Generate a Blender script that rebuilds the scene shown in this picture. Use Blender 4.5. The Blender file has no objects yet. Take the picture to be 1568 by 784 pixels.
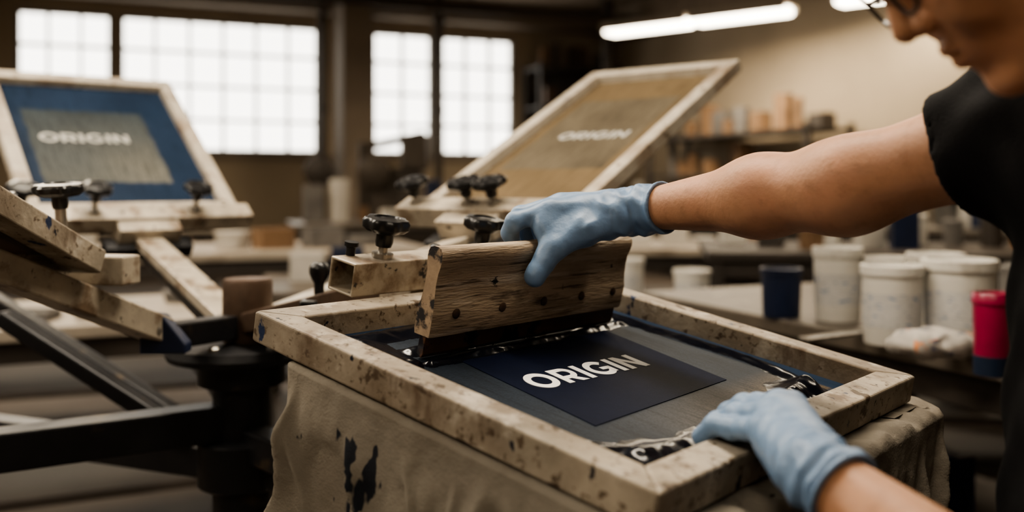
import bpy, bmesh, math, random
import numpy as np
from mathutils import Vector, Matrix, noise
random.seed(7)
V3=lambda *a: np.array(a,dtype=float)
def nrm(v):
    v=np.array(v,dtype=float); return v/np.linalg.norm(v)
scene=bpy.context.scene
try: scene.view_settings.look='AgX - Medium High Contrast'
except Exception: pass
# ------------------------------------------------------------------ materials
def M(name,base,rough=.6,metal=0.,var=.25,scale=6.,bump=0.,bscale=80.,spots=(),stretch=None,sss=0.,sssc=None,coat=0.,spec=.5,alpha=None,emit=None,coords='Object',trans=0.,detail=5,bdist=.003):
    m=bpy.data.materials.new(name); m.use_nodes=True; nt=m.node_tree; nt.nodes.clear()
    N=nt.nodes.new; L=nt.links.new
    out=N('ShaderNodeOutputMaterial'); b=N('ShaderNodeBsdfPrincipled'); L(b.outputs[0],out.inputs[0])
    tc=N('ShaderNodeTexCoord'); mp=N('ShaderNodeMapping'); L(tc.outputs[coords],mp.inputs[0])
    if stretch: mp.inputs['Scale'].default_value=stretch
    n=N('ShaderNodeTexNoise'); n.inputs['Scale'].default_value=scale; n.inputs['Detail'].default_value=detail; n.inputs['Roughness'].default_value=.6
    L(mp.outputs[0],n.inputs['Vector'])
    r=N('ShaderNodeValToRGB'); e=r.color_ramp.elements
    e[0].position=.3; e[1].position=.7
    lo=[c*(1-var) for c in base]; hi=[min(1,c*(1+var)) for c in base]
    e[0].color=(*lo,1); e[1].color=(*hi,1)
    L(n.outputs['Fac'],r.inputs[0]); col=r.outputs[0]
    for i,(sc,sscale,thr,soft,st) in enumerate(spots):
        mp2=N('ShaderNodeMapping'); L(tc.outputs[coords],mp2.inputs[0]); mp2.inputs['Location'].default_value=(3.1*i+1,1.7*i,.9*i)
        if st: mp2.inputs['Scale'].default_value=st
        n2=N('ShaderNodeTexNoise'); n2.inputs['Scale'].default_value=sscale; n2.inputs['Detail'].default_value=5; n2.inputs['Roughness'].default_value=.6; L(mp2.outputs[0],n2.inputs['Vector'])
        r2=N('ShaderNodeValToRGB'); r2.color_ramp.elements[0].position=thr; r2.color_ramp.elements[1].position=thr+soft
        L(n2.outputs['Fac'],r2.inputs[0])
        mx=N('ShaderNodeMix'); mx.data_type='RGBA'; L(r2.outputs[0],mx.inputs['Factor']); L(col,mx.inputs['A']); mx.inputs['B'].default_value=(*sc,1)
        col=mx.outputs['Result']
    L(col,b.inputs['Base Color'])
    b.inputs['Roughness'].default_value=rough; b.inputs['Metallic'].default_value=metal
    b.inputs['Specular IOR Level'].default_value=spec
    b.inputs['Coat Weight'].default_value=coat
    b.inputs['Transmission Weight'].default_value=trans
    if alpha is not None: b.inputs['Alpha'].default_value=alpha
    if sss:
        b.inputs['Subsurface Weight'].default_value=sss; b.inputs['Subsurface Radius'].default_value=(.012,.005,.003); b.inputs['Subsurface Scale'].default_value=1.
    if emit: b.inputs['Emission Color'].default_value=(*emit[0],1); b.inputs['Emission Strength'].default_value=emit[1]
    if bump:
        n3=N('ShaderNodeTexNoise'); n3.inputs['Scale'].default_value=bscale; n3.inputs['Detail'].default_value=6; L(mp.outputs[0],n3.inputs['Vector'])
        bp=N('ShaderNodeBump'); bp.inputs['Strength'].default_value=bump; bp.inputs['Distance'].default_value=bdist; L(n3.outputs['Fac'],bp.inputs['Height']); L(bp.outputs[0],b.inputs['Normal'])
    return m
INK=(.006,.009,.02); NAVY=(.008,.014,.045)
m_rail=M('painted_rail',(.33,.285,.225),.55,0,.32,10,.6,60,spec=.3,spots=[((.18,.14,.10),7,.44,.26,None),((.48,.43,.36),17,.55,.12,None),((.14,.10,.07),24,.56,.12,(1,1,.35)),((.12,.088,.06),100,.58,.08,None),((.085,.06,.04),38,.62,.05,(1,.6,1)),((.018,.032,.08),24,.65,.03,(1,1,.6)),(INK,46,.67,.02,(1,1,.6)),((.33,.11,.05),12,.71,.04,None)])
m_rail2=M('painted_rail_b',(.40,.355,.29),.55,0,.20,14,.3,60,spec=.3,spots=[((.24,.18,.13),9,.50,.2,None),((.12,.09,.06),30,.60,.08,None),((.02,.04,.1),30,.68,.02,None)])
m_tube=M('painted_steel_tube',(.39,.34,.27),.42,.1,.25,16,.3,50,spots=[((.17,.12,.08),16,.52,.12,None),((.03,.03,.03),40,.63,.04,None)])
m_black=M('black_steel',(.016,.016,.018),.45,.4,.3,10,.3,60,spots=[((.06,.045,.03),14,.62,.1,None)])
m_rust=M('worn_brown_steel',(.08,.05,.033),.5,.4,.3,16,.4,60)
m_knob=M('black_bakelite',(.010,.010,.011),.3,0,.2,30,.1,90,spec=.5)
m_bolt=M('zinc_bolt',(.35,.33,.3),.35,.9,.2,40)
m_wall=M('plaster_wall',(.36,.295,.215),.85,0,.1,.8,.1,8,bdist=.01)
m_ceil=M('ceiling_paint',(.24,.19,.14),.9,0,.12,.6)
m_floor=M('concrete_floor',(.09,.072,.058),.6,0,.25,1.5,.1,20)
m_mull=M('window_steel',(.20,.185,.165),.6,0,.1,5)
m_pillar=M('pillar_paint',(.22,.18,.14),.8,0,.12,2)
m_pipe=M('dark_pipe',(.06,.047,.035),.5,.3,.2,5)
m_wood=M('worn_wood',(.43,.335,.235),.6,0,.28,8,.9,60,stretch=(.9,7,1),coords='UV',spec=.25,spots=[((.20,.145,.10),6,.52,.20,(1,5,1)),((.60,.51,.40),12,.56,.14,(.5,6,1)),((.12,.085,.055),30,.57,.08,(.3,7,1)),((.075,.05,.036),9,.60,.10,(.8,3,1)),((.010,.010,.014),16,.655,.02,(1,1.5,1))])
m_endw=M('squeegee_end_wood',(.38,.28,.19),.6,0,.3,30,.4,70,spots=[((.02,.018,.02),25,.50,.06,None)])
m_blade=M('rubber_blade',(.10,.050,.026),.35,0,.3,20,.1,60,spec=.35,spots=[((.012,.01,.014),24,.55,.05,None)])
m_ink=M('wet_ink',(.003,.004,.008),.18,0,.2,30,.1,160,spec=.36)
m_print=M('navy_print',(.004,.007,.021),.6,0,.12,60,.1,900,spec=.05)
m_white=M('white_lettering',(.92,.91,.89),.6,0,.03,60,spec=.2)
m_wt2=M('stencil_lettering',(.40,.39,.36),.7,0,.06,60,spec=.1)
m_glove=M('nitrile_glove',(.165,.255,.40),.42,0,.10,22,.6,50,spots=[((.22,.32,.47),26,.56,.24,None)],sss=.05,spec=.4)
m_skin=M('skin',(.46,.245,.145),.5,0,.10,28,.4,200,bdist=.0012,sss=.10,spec=.35,spots=[((.52,.25,.16),9,.50,.3,None),((.35,.18,.105),60,.52,.30,(1,1,1))])
m_shirt=M('black_tshirt',(.011,.011,.012),.9,0,.2,30,.3,400,spec=.15)
m_trous=M('dark_trousers',(.02,.021,.026),.9,0,.2,20,.2,300)
m_hair=M('dark_hair',(.012,.009,.007),.55,0,.3,60,.5,200)
m_glass=M('spectacle_frame',(.008,.008,.009),.25,0,.1,20)
m_cream=M('table_top_laminate',(.36,.31,.25),.6,0,.2,3,.05,20,spots=[((.2,.16,.12),5,.58,.1,None)])
m_bench=M('bench_steel',(.14,.118,.095),.45,.3,.25,5,.1,20,spots=[((.28,.24,.20),9,.58,.1,None),((.04,.03,.03),12,.64,.05,None)])
m_dark=M('dark_furniture',(.04,.031,.024),.6,0,.3,4)
m_tub=M('white_tub_plastic',(.60,.575,.52),.45,0,.05,8,sss=.05,spots=[((.45,.42,.37),14,.6,.08,None)])
m_label=M('tub_label',(.50,.49,.47),.6,0,.08,10,spots=[((.14,.2,.33),40,.60,.03,(1,1,3)),((.25,.24,.23),70,.60,.03,(1,1,5))])
m_blue=M('blue_can',(.010,.018,.050),.4,0,.2,10)
m_mag=M('magenta_ink',(.22,.008,.040),.35,0,.2,10,spec=.5,coat=.2)
m_magd=M('dark_teal_band',(.010,.018,.038),.3,0,.2,10)
m_card=M('cardboard',(.20,.12,.065),.8,0,.3,6)
m_card2=M('grey_goods',(.14,.13,.12),.7,0,.4,6)
m_card3=M('white_goods',(.5,.47,.42),.7,0,.2,6)
m_pane=M('frosted_daylight_pane',(.8,.8,.78),.9,0,.02,1,emit=((1.0,.96,.88),4.4))
m_tubeL=M('fluorescent_or_fill_diffuser',(.9,.9,.85),.9,0,.02,1,emit=((1.,.88,.70),14.0))
m_paperbag=M('rag_bundle',(.45,.42,.38),.7,0,.3,30,spots=[((.5,.2,.08),20,.6,.03,None),((.1,.12,.2),26,.6,.03,None)])

def mesh_mat(name,border,inner,beige,win,fade,spec=.06):
    # silkscreen: emulsion border vs open mesh window; UV = metres on the screen
    m=bpy.data.materials.new(name); m.use_nodes=True; nt=m.node_tree; nt.nodes.clear(); N=nt.nodes.new; L=nt.links.new
    out=N('ShaderNodeOutputMaterial'); b=N('ShaderNodeBsdfPrincipled'); L(b.outputs[0],out.inputs[0])
    uv=N('ShaderNodeUVMap'); sp=N('ShaderNodeSeparateXYZ'); L(uv.outputs[0],sp.inputs[0])
    ns=N('ShaderNodeTexNoise'); ns.inputs['Scale'].default_value=18; ns.inputs['Detail'].default_value=5; L(uv.outputs[0],ns.inputs['Vector'])
    def math_(op,a,bb=None,clamp=False):
        n=N('ShaderNodeMath'); n.operation=op; n.use_clamp=clamp
        for i,x in enumerate((a,bb)):
            if x is None: continue
            if isinstance(x,(int,float)): n.inputs[i].default_value=x
            else: L(x,n.inputs[i])
        return n.outputs[0]
    def step(x,e,w,inv=False):
        d=math_('SUBTRACT',x,e); d=math_('DIVIDE',d,w); 
        if inv: d=math_('MULTIPLY',d,-1.)
        return math_('ADD',d,.5,True)
    u,v=sp.outputs[0],sp.outputs[1]
    wob=math_('MULTIPLY',math_('SUBTRACT',ns.outputs['Fac'],.5),.02)
    uu=math_('ADD',u,wob); vv=math_('ADD',v,wob)
    a=math_('MULTIPLY',step(uu,win[0],.006),step(uu,win[1],.006,True)); c=math_('MULTIPLY',step(vv,win[2],.006),step(vv,win[3],.006,True))
    mask=math_('MULTIPLY',a,c)
    def mix(f,A,B):
        x=N('ShaderNodeMix'); x.data_type='RGBA'; 
        if isinstance(f,(int,float)): x.inputs['Factor'].default_value=f
        else: L(f,x.inputs['Factor'])
        for nm,q in (('A',A),('B',B)):
            if isinstance(q,tuple): x.inputs[nm].default_value=(*q,1)
            else: L(q,x.inputs[nm])
        return x.outputs['Result']
    n2=N('ShaderNodeTexNoise'); n2.inputs['Scale'].default_value=7; n2.inputs['Detail'].default_value=6; L(uv.outputs[0],n2.inputs['Vector'])
    mps=N('ShaderNodeMapping'); mps.inputs['Scale'].default_value=(26,2,1); L(uv.outputs[0],mps.inputs[0])
    n4=N('ShaderNodeTexNoise'); n4.inputs['Scale'].default_value=6; n4.inputs['Detail'].default_value=7; L(mps.outputs[0],n4.inputs['Vector'])
    fb=math_('MULTIPLY',step(v,fade[0],fade[1],True),step(u,fade[2],fade[3]))
    fb=math_('MULTIPLY',fb,math_('ADD',math_('MULTIPLY',n2.outputs['Fac'],1.2),.2),True)
    ck=N('ShaderNodeTexVoronoi'); ck.inputs['Scale'].default_value=420; L(uv.outputs[0],ck.inputs['Vector'])
    wv=math_('MULTIPLY',ck.outputs['Distance'],.9)
    inn=mix(math_('MULTIPLY',math_('SUBTRACT',n2.outputs['Fac'],.42),2.6,True),inner,tuple(x*.45 for x in inner))
    inn=mix(fb,inn,beige)
    inn=mix(math_('MULTIPLY',wv,.8,True),inn,tuple(x*.35 for x in inner))
    inn=mix(math_('MULTIPLY',math_('SUBTRACT',n4.outputs['Fac'],.48),2.8,True),inn,tuple(x*.25 for x in inner))
    bor=mix(n2.outputs['Fac'],tuple(x*.6 for x in border),tuple(x*1.5 for x in border))
    bor=mix(math_('MULTIPLY',math_('SUBTRACT',n4.outputs['Fac'],.52),3.,True),bor,tuple(x*.3 for x in border))
    L(mix(mask,bor,inn),b.inputs['Base Color'])
    b.inputs['Roughness'].default_value=.5; b.inputs['Specular IOR Level'].default_value=spec
    bp=N('ShaderNodeBump'); bp.inputs['Strength'].default_value=.15; bp.inputs['Distance'].default_value=.001; L(ck.outputs['Distance'],bp.inputs['Height']); L(bp.outputs[0],b.inputs['Normal'])
    return m
m_mesh=mesh_mat('silkscreen_mesh',(.018,.032,.060),(.030,.040,.056),(.20,.152,.10),(.085,.525,.075,.455),(.125,.06,.27,.2),.09)
m_mesh2=mesh_mat('silkscreen_mesh_blue',(.014,.025,.048),(.052,.064,.070),(.2,.19,.16),(.07,.37,.14,.45),(.3,.3,.1,.4))
m_mesh3=mesh_mat('silkscreen_mesh_amber',(.12,.088,.052),(.15,.125,.09),(.08,.065,.05),(.06,.33,.20,.56),(.16,.1,.0,.1))
m_mesh4=mesh_mat('silkscreen_mesh_brown',(.10,.06,.035),(.12,.08,.05),(.1,.07,.05),(.06,.33,.10,.40),(.16,.1,.0,.1))

# cloth
def cloth_mat():
    m=M('canvas_drape',(.255,.228,.19),.9,0,.14,7,.0,60,spec=.1,spots=[((.175,.152,.122),5,.50,.2,None)])
    nt=m.node_tree; N=nt.nodes.new; L=nt.links.new; b=[n for n in nt.nodes if n.type=='BSDF_PRINCIPLED'][0]
    tc=N('ShaderNodeTexCoord')
    cur=b.inputs['Base Color'].links[0].from_socket
    for c,r,sc,thr,st in (((-.165,.915,.975),.085,54,.50,(1,1,.45)),((.42,.80,.99),.05,30,.55,(1,1,1)),((-.215,1.0,.98),.06,60,.58,(1,1,.6)),((.0,.80,.90),.12,26,.62,(1,1,1))):
        d=N('ShaderNodeVectorMath'); d.operation='DISTANCE'; L(tc.outputs['Object'],d.inputs[0]); d.inputs[1].default_value=c
        mr=N('ShaderNodeMapRange'); mr.inputs['From Min'].default_value=0; mr.inputs['From Max'].default_value=r; mr.inputs['To Min'].default_value=.14; mr.inputs['To Max'].default_value=-.25; mr.clamp=False; L(d.outputs['Value'],mr.inputs['Value'])
        mp=N('ShaderNodeMapping'); mp.inputs['Scale'].default_value=st; L(tc.outputs['Object'],mp.inputs[0])
        n=N('ShaderNodeTexNoise'); n.inputs['Scale'].default_value=sc; n.inputs['Detail'].default_value=2; L(mp.outputs[0],n.inputs['Vector'])
        a=N('ShaderNodeMath'); a.operation='ADD'; L(mr.outputs[0],a.inputs[0]); L(n.outputs['Fac'],a.inputs[1])
        r2=N('ShaderNodeValToRGB'); r2.color_ramp.elements[0].position=thr+.06; r2.color_ramp.elements[1].position=thr+.09; L(a.outputs[0],r2.inputs[0])
        mx=N('ShaderNodeMix'); mx.data_type='RGBA'; L(r2.outputs[0],mx.inputs['Factor']); L(cur,mx.inputs['A']); mx.inputs['B'].default_value=(.025,.027,.034,1); cur=mx.outputs['Result']
    L(cur,b.inputs['Base Color'])
    v=N('ShaderNodeTexNoise'); v.inputs['Scale'].default_value=420; v.inputs['Detail'].default_value=2; L(tc.outputs['Object'],v.inputs['Vector'])
    v2=N('ShaderNodeTexNoise'); v2.inputs['Scale'].default_value=16; v2.inputs['Detail'].default_value=5; L(tc.outputs['Object'],v2.inputs['Vector'])
    bp=N('ShaderNodeBump'); bp.inputs['Strength'].default_value=.35; bp.inputs['Distance'].default_value=.002; L(v.outputs['Fac'],bp.inputs['Height'])
    bp2=N('ShaderNodeBump'); bp2.inputs['Strength'].default_value=.6; bp2.inputs['Distance'].default_value=.014; L(v2.outputs['Fac'],bp2.inputs['Height']); L(bp.outputs[0],bp2.inputs['Normal']); L(bp2.outputs[0],b.inputs['Normal'])
    return m
m_cloth=cloth_mat()

# ------------------------------------------------------------------ builders
def empty(name,loc=(0,0,0)):
    o=bpy.data.objects.new(name,None); scene.collection.objects.link(o); o.empty_display_size=.05; return o
def obj(name,verts,faces,mat,parent=None,smooth=False,bevel=0,uvs=None,recalc=True,seg=2,subsurf=0,mats=None,midx=None,autosm=None):
    me=bpy.data.meshes.new(name); me.from_pydata([tuple(map(float,v)) for v in verts],[],[tuple(int(i) for i in f) for f in faces])
    if uvs is not None:
        ul=me.uv_layers.new(name='UVMap')
        for lp in me.loops: ul.data[lp.index].uv=uvs[lp.vertex_index]
    for mm in (mats or [mat]): me.materials.append(mm)
    if midx is not None: me.polygons.foreach_set('material_index',midx)
    if recalc:
        bm=bmesh.new(); bm.from_mesh(me); bmesh.ops.recalc_face_normals(bm,faces=bm.faces); bm.to_mesh(me); bm.free()
    if smooth: me.polygons.foreach_set('use_smooth',[True]*len(me.polygons))
    o=bpy.data.objects.new(name,me); scene.collection.objects.link(o)
    if parent: o.parent=parent
    if bevel:
        b=o.modifiers.new('bevel','BEVEL'); b.width=bevel; b.segments=seg; b.limit_method='ANGLE'; b.angle_limit=.6
    if subsurf:
        s=o.modifiers.new('sub','SUBSURF'); s.levels=subsurf; s.render_levels=subsurf
    return o
class MB:
    def __init__(s): s.v=[];s.f=[];s.m=[]
    def add(s,v,f,mi=0):
        o=len(s.v); s.v+=list(v); s.f+=[tuple(i+o for i in q) for q in f]; s.m+=[mi]*len(f)
    def box(s,c,size,R=None,mi=0):
        R=np.eye(3) if R is None else R; h=np.array(size)/2.; c=np.array(c,dtype=float)
        v=[c+R@(np.array([x,y,z])*h) for x in(-1,1) for y in(-1,1) for z in(-1,1)]
        s.add(v,[(0,1,3,2),(4,6,7,5),(0,4,5,1),(2,3,7,6),(0,2,6,4),(1,5,7,3)],mi)
    def lathe(s,prof,org,ax=(0,0,1),n=24,mi=0,lobes=0,lobe=0.,lobz=None):
        ax=nrm(ax); t=nrm(np.cross(ax,[1,.1,0] if abs(ax[2])>.5 else [0,0,1])); b=np.cross(ax,t); org=np.array(org,dtype=float)
        v=[]
        for k,(r,z) in enumerate(prof):
            for i in range(n):
                a=2*math.pi*i/n; rr=r*(1+(lobe*math.cos(lobes*a) if lobes and (lobz is None or k in lobz) else 0))
                v.append(org+ax*z+(t*math.cos(a)+b*math.sin(a))*rr)
        f=[]
        for k in range(len(prof)-1):
            for i in range(n): j=(i+1)%n; f.append((k*n+i,k*n+j,(k+1)*n+j,(k+1)*n+i))
        f.append(tuple(range(n))[::-1]); f.append(tuple((len(prof)-1)*n+i for i in range(n)))
        s.add(v,f,mi)
    def cyl(s,p0,p1,r0,r1=None,n=20,mi=0):
        p0=np.array(p0,dtype=float);p1=np.array(p1,dtype=float); l=np.linalg.norm(p1-p0)
        s.lathe([(r0,0),(r0 if r1 is None else r1,l)],p0,p1-p0,n,mi)
    def beam(s,p0,p1,w,h,mi=0):
        p0=np.array(p0,dtype=float);p1=np.array(p1,dtype=float); d=nrm(p1-p0); sd=nrm(np.cross(d,[0,0,1])) ; up=np.cross(sd,d)
        s.box((p0+p1)/2,(np.linalg.norm(p1-p0),w,h),np.column_stack([d,sd,up]),mi)
    def make(s,name,mats,parent=None,smooth=False,bevel=0,seg=2):
        o=obj(name,s.v,s.f,None,parent,False,bevel,mats=mats if isinstance(mats,list) else [mats],midx=s.m,seg=seg)
        if smooth:
            me=o.data; me.polygons.foreach_set('use_smooth',[True]*len(me.polygons))
            try: me.set_sharp_from_angle(angle=.7)
            except Exception: pass
        return o
# ------------------------------------------------------------------ SDF + surface nets
def grid(lo,hi,h):
    lo=np.array(lo);n=np.ceil((np.array(hi)-lo)/h).astype(int)+1
    ax=[(lo[i]+h*np.arange(n[i])).astype(np.float32) for i in range(3)]
    G=np.stack(np.meshgrid(*ax,indexing='ij'),-1); return lo,n,G
def snet(sdf,lo,hi,h):
    lo,n,G=grid(lo,hi,h)
    F=sdf(G.reshape(-1,3)).reshape(n)
    S=F<0
    c=np.zeros(tuple(n-1),dtype=np.int8)
    for dx in(0,1):
        for dy in(0,1):
            for dz in(0,1): c+=S[dx:n[0]-1+dx,dy:n[1]-1+dy,dz:n[2]-1+dz]
    act=(c>0)&(c<8); idx=-np.ones(tuple(n-1),dtype=np.int64); I=np.argwhere(act); idx[act]=np.arange(len(I))
    acc=np.zeros((len(I),3));cnt=np.zeros(len(I))
    cs=[(0,0,0),(1,0,0),(0,1,0),(1,1,0),(0,0,1),(1,0,1),(0,1,1),(1,1,1)]
    for a in range(8):
        for b in range(a+1,8):
            d=np.array(cs[b])-np.array(cs[a])
            if np.abs(d).sum()!=1: continue
            fa=F[tuple((I+cs[a]).T)];fb=F[tuple((I+cs[b]).T)]
            k=(fa<0)!=(fb<0); t=np.where(k,fa/np.where(k,fa-fb,1),0)
            acc+=np.where(k[:,None],np.array(cs[a])+t[:,None]*d,0); cnt+=k
    P=(I+acc/np.maximum(cnt,1)[:,None])*h+lo
    faces=[]
    for ax in range(3):
        o=[i for i in range(3) if i!=ax]
        A=np.take(S,range(0,n[ax]-1),ax);Bq=np.take(S,range(1,n[ax]),ax)
        X=np.argwhere(A!=Bq); X=X[(X[:,o[0]]>0)&(X[:,o[1]]>0)&(X[:,o[0]]<n[o[0]]-1)&(X[:,o[1]]<n[o[1]]-1)]
        ins=S[tuple(X.T)]
        e0=np.zeros(3,int);e0[o[0]]=1;e1=np.zeros(3,int);e1[o[1]]=1
        q=[idx[tuple((X-e0-e1).T)],idx[tuple((X-e1).T)],idx[tuple(X.T)],idx[tuple((X-e0).T)]]
        q=np.stack(q,1)
        flip=ins if ax!=1 else ~ins
        q=np.where(flip[:,None],q,q[:,::-1]); faces.append(q)
    return P,np.concatenate(faces)
def fast(name,P,Fc,mat,parent,smooth=True,it=0):
    me=bpy.data.meshes.new(name); me.vertices.add(len(P)); me.vertices.foreach_set('co',P.astype(np.float32).ravel())
    me.loops.add(len(Fc)*4); me.loops.foreach_set('vertex_index',Fc.astype(np.int32).ravel())
    me.polygons.add(len(Fc)); me.polygons.foreach_set('loop_start',np.arange(0,len(Fc)*4,4,dtype=np.int32))
    try: me.polygons.foreach_set('loop_total',np.full(len(Fc),4,dtype=np.int32))
    except Exception: pass
    me.update(calc_edges=True); me.validate(); me.polygons.foreach_set('use_smooth',[True]*len(me.polygons)); me.materials.append(mat)
    o=bpy.data.objects.new(name,me); scene.collection.objects.link(o); o.parent=parent
    if it: s=o.modifiers.new('sm','SMOOTH'); s.factor=.5; s.iterations=it
    return o
f32=np.float32
def cap(p,a,b,r0,r1=None):
    r1=r0 if r1 is None else r1; a=np.array(a,f32);b=np.array(b,f32); ba=b-a; pa=p-a
    t=np.clip(pa@ba/max(1e-9,float(ba@ba)),0,1); return np.linalg.norm(pa-t[:,None]*ba,axis=1)-(r0+(r1-r0)*t)
def ell(p,c,r,R=None):
    q=p-np.array(c,f32)
    if R is not None: q=q@np.array(R,f32)
    r=np.array(r,f32); k0=np.linalg.norm(q/r,axis=1);k1=np.linalg.norm(q/(r*r),axis=1)+1e-6; return k0*(k0-1)/k1
def smin(a,b,k):
    h=np.clip(.5+.5*(b-a)/k,0,1); return b+(a-b)*h-k*h*(1-h)
def smax(a,b,k): return -smin(-a,-b,k)
def chain(p,pts,rs,k=.003):
    d=None
    for i in range(len(pts)-1):
        e=cap(p,pts[i],pts[i+1],rs[i],rs[i+1]); d=e if d is None else smin(d,e,k)
    return d

# ------------------------------------------------------------------ camera
cd=bpy.data.cameras.new('camera'); cam=bpy.data.objects.new('camera',cd); scene.collection.objects.link(cam); scene.camera=cam
cam.location=(0,0,1.25); cam.rotation_euler=(math.pi/2,0,0); cd.sensor_width=36; cd.lens=33.98; cd.shift_y=-.0714; cd.clip_start=.02
cd.dof.use_dof=True; cd.dof.focus_distance=1.09; cd.dof.aperture_fstop=2.4

# ------------------------------------------------------------------ room
K=V3(1.55,15.68,0); e1=V3(.9144,.4046,0); e2=V3(.4046,-.9144,0); EZ=V3(0,0,1)
RM=np.column_stack([e1,e2,EZ])
def RP(s,t,z): return K+e1*s+e2*t+EZ*z
def rbox(mb,s0,s1,t0,t1,z0,z1,mi=0): mb.box(RP((s0+s1)/2,(t0+t1)/2,(z0+z1)/2),(abs(s1-s0),abs(t1-t0),abs(z1-z0)),RM,mi)
CH=3.95; SL=-13.; TN=18.
b=MB(); rbox(b,SL-.2,.2,-.2,TN+.2,-.12,0); b.make('floor',m_floor)
b=MB(); rbox(b,SL-.2,.2,-.2,TN+.2,CH,CH+.12); b.make('ceiling',m_ceil)
wins=[(-8.57,-7.42,3),(-7.34,-4.69,6),(-3.93,-2.98,2),(-2.86,-1.65,3)]; WZ0,WZ1=1.65,3.48
b=MB(); rbox(b,SL,0,-.2,0,0,WZ0); rbox(b,SL,0,-.2,0,WZ1,CH)
xs=[SL]+[x for w in wins for x in w[:2]]+[0]
for i in range(0,len(xs),2): rbox(b,xs[i],xs[i+1],-.2,0,WZ0,WZ1)
b.make('wall_back',m_wall)
b=MB(); rbox(b,0,.2,-.2,TN+.2,0,CH); b.make('wall_right',m_wall)
b=MB(); rbox(b,SL-.2,SL,-.2,TN+.2,0,CH); b.make('wall_left',m_wall)
b=MB(); rbox(b,SL,0,TN,TN+.2,0,CH); b.make('wall_front',m_wall)
for k,(a,c,nc) in enumerate(wins):
    e=empty('window_%d'%(k+1))
    b=MB(); rbox(b,a,c,-.13,-.11,WZ0,WZ1); b.make('panes',m_pane,e)
    b=MB()
    for i in range(nc+1):
        x=a+(c-a)*i/nc; w=.06 if i in(0,nc) else .038; rbox(b,x-w/2+(.03 if i==0 else 0)-(.03 if i==nc else 0),x+w/2+(.03 if i==0 else 0)-(.03 if i==nc else 0),-.10,-.03,WZ0,WZ1)
    for i in range(5):
        z=WZ0+(WZ1-WZ0)*i/4; w=.06 if i in(0,4) else .040; zz=min(max(z,WZ0+w/2),WZ1-w/2); rbox(b,a,c,-.095,-.035,zz-w/2,zz+w/2)
    b.make('mullions',m_mull,e)
b=MB(); rbox(b,-8.7,-1.5,-.0,.07,WZ0-.08,WZ0-.0); b.make('trim_1',m_pillar)
b=MB(); rbox(b,SL,0,.05,.35,CH-.32,CH); b.make('trim_2',m_pillar)
b=MB(); rbox(b,-.30,-.0,.35,TN,CH-.5,CH-.0); b.make('trim_3',m_ceil)
for s,t,w,nm in ((-4.45,1.0,.42,'structural_pillar'),(-8.9,1.2,.34,'structural_pillar')):
    b=MB(); rbox(b,s-w/2,s+w/2,t-w/2,t+w/2,0,CH-.0); rbox(b,s-w/2-.04,s+w/2+.04,t-w/2-.04,t+w/2+.04,0,.2); b.make(nm,m_pillar,bevel=.02)
for px,py_,r,nm in ((-1.0,13.2,.06,'conduit_pipe'),(1.42,14.2,.09,'conduit_pipe'),(-2.55,13.0,.05,'conduit_pipe')):
    b=MB(); b.cyl((px,py_,0),(px,py_,CH),r)
    for z in (.6,2.2,3.4): b.cyl((px,py_,z),(px,py_,z+.08),r*1.35)
    b.make(nm,m_pipe,smooth=True)
b=MB(); b.cyl(RP(-8,1.6,3.62),RP(-.1,1.6,3.62),.06); b.cyl(RP(-8,1.9,3.5),RP(-.1,1.9,3.5),.035)
for s in (-7,-5,-3,-1): b.cyl(RP(s,1.6,3.62),RP(s,1.6,CH),.012)
b.make('overhead_pipework',m_pipe,smooth=True)
# fluorescent fixtures in view, plus added ones out of frame for fill
fd=nrm((.763,-.647,0)); fs=V3(.647,.763,0)
def fixture(c,n=2,power=60.,ln=1.15,col=(1,.83,.61)):
    e=empty('fluorescent_or_fill_fixture'); c=np.array(c,dtype=float); R=np.column_stack([fd,fs,EZ])
    for i in range(n):
        q=c+fd*(i-(n-1)/2)*(ln+.04)
        b=MB(); b.box(q+EZ*.06,(ln,.30,.05),R); b.box(q+EZ*.03+fs*.15,(ln,.02,.08),R); b.box(q+EZ*.03-fs*.15,(ln,.02,.08),R); 
        for s in(-1,1): b.cyl(q+fd*s*ln*.4+EZ*.07,(q+fd*s*ln*.4)*V3(1,1,0)+EZ*CH,.006,n=6)
        b.make('housing',m_cream,e,bevel=.005)
        b=MB(); b.box(q-EZ*.010,(ln-.04,.24,.085),R); b.make('diffuser',m_tubeL,e,bevel=.03,seg=3)
        if power:
            ld=bpy.data.lights.new('tube_or_fill_light','AREA'); ld.shape='RECTANGLE'; ld.size=ln; ld.size_y=.2; ld.energy=power; ld.color=col
            lo=bpy.data.objects.new('tube_or_fill_light',ld); scene.collection.objects.link(lo); lo.parent=e
            X=Vector(fd);Z=Vector((0,0,1));Y=Z.cross(X)
            mt=Matrix((X,Y,Z)).transposed().to_4x4(); mt.translation=Vector(q-EZ*.07); lo.matrix_world=mt
    return e
fixture((2.05,10.95,3.08),2,64)
fixture((3.74,9.47,3.10),1,28)
fixture((-.25,1.75,2.55),2,18,col=(1,.88,.72))  # added overhead, out of frame: top light on the print station
fixture((-2.3,1.7,2.45),2,19,col=(1,.89,.74))  # added off to the left: raking key across the cloth
fixture((-2.6,4.6,3.0),2,24)  # added out of frame: fill for the left middle of the room
fixture((1.9,4.2,3.0),2,21)  # unseen fixture added as fill over the right-hand benches
fixture((-3.6,7.2,3.1),2,36)  # unseen fixture added to lift the left background
fixture((-1.0,-1.2,2.8),2,9,col=(1,.84,.64))  # added behind the camera as weak front fill
fixture((0.5,7.6,3.75),1,24)  # added above the view to brighten the right wall

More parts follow.
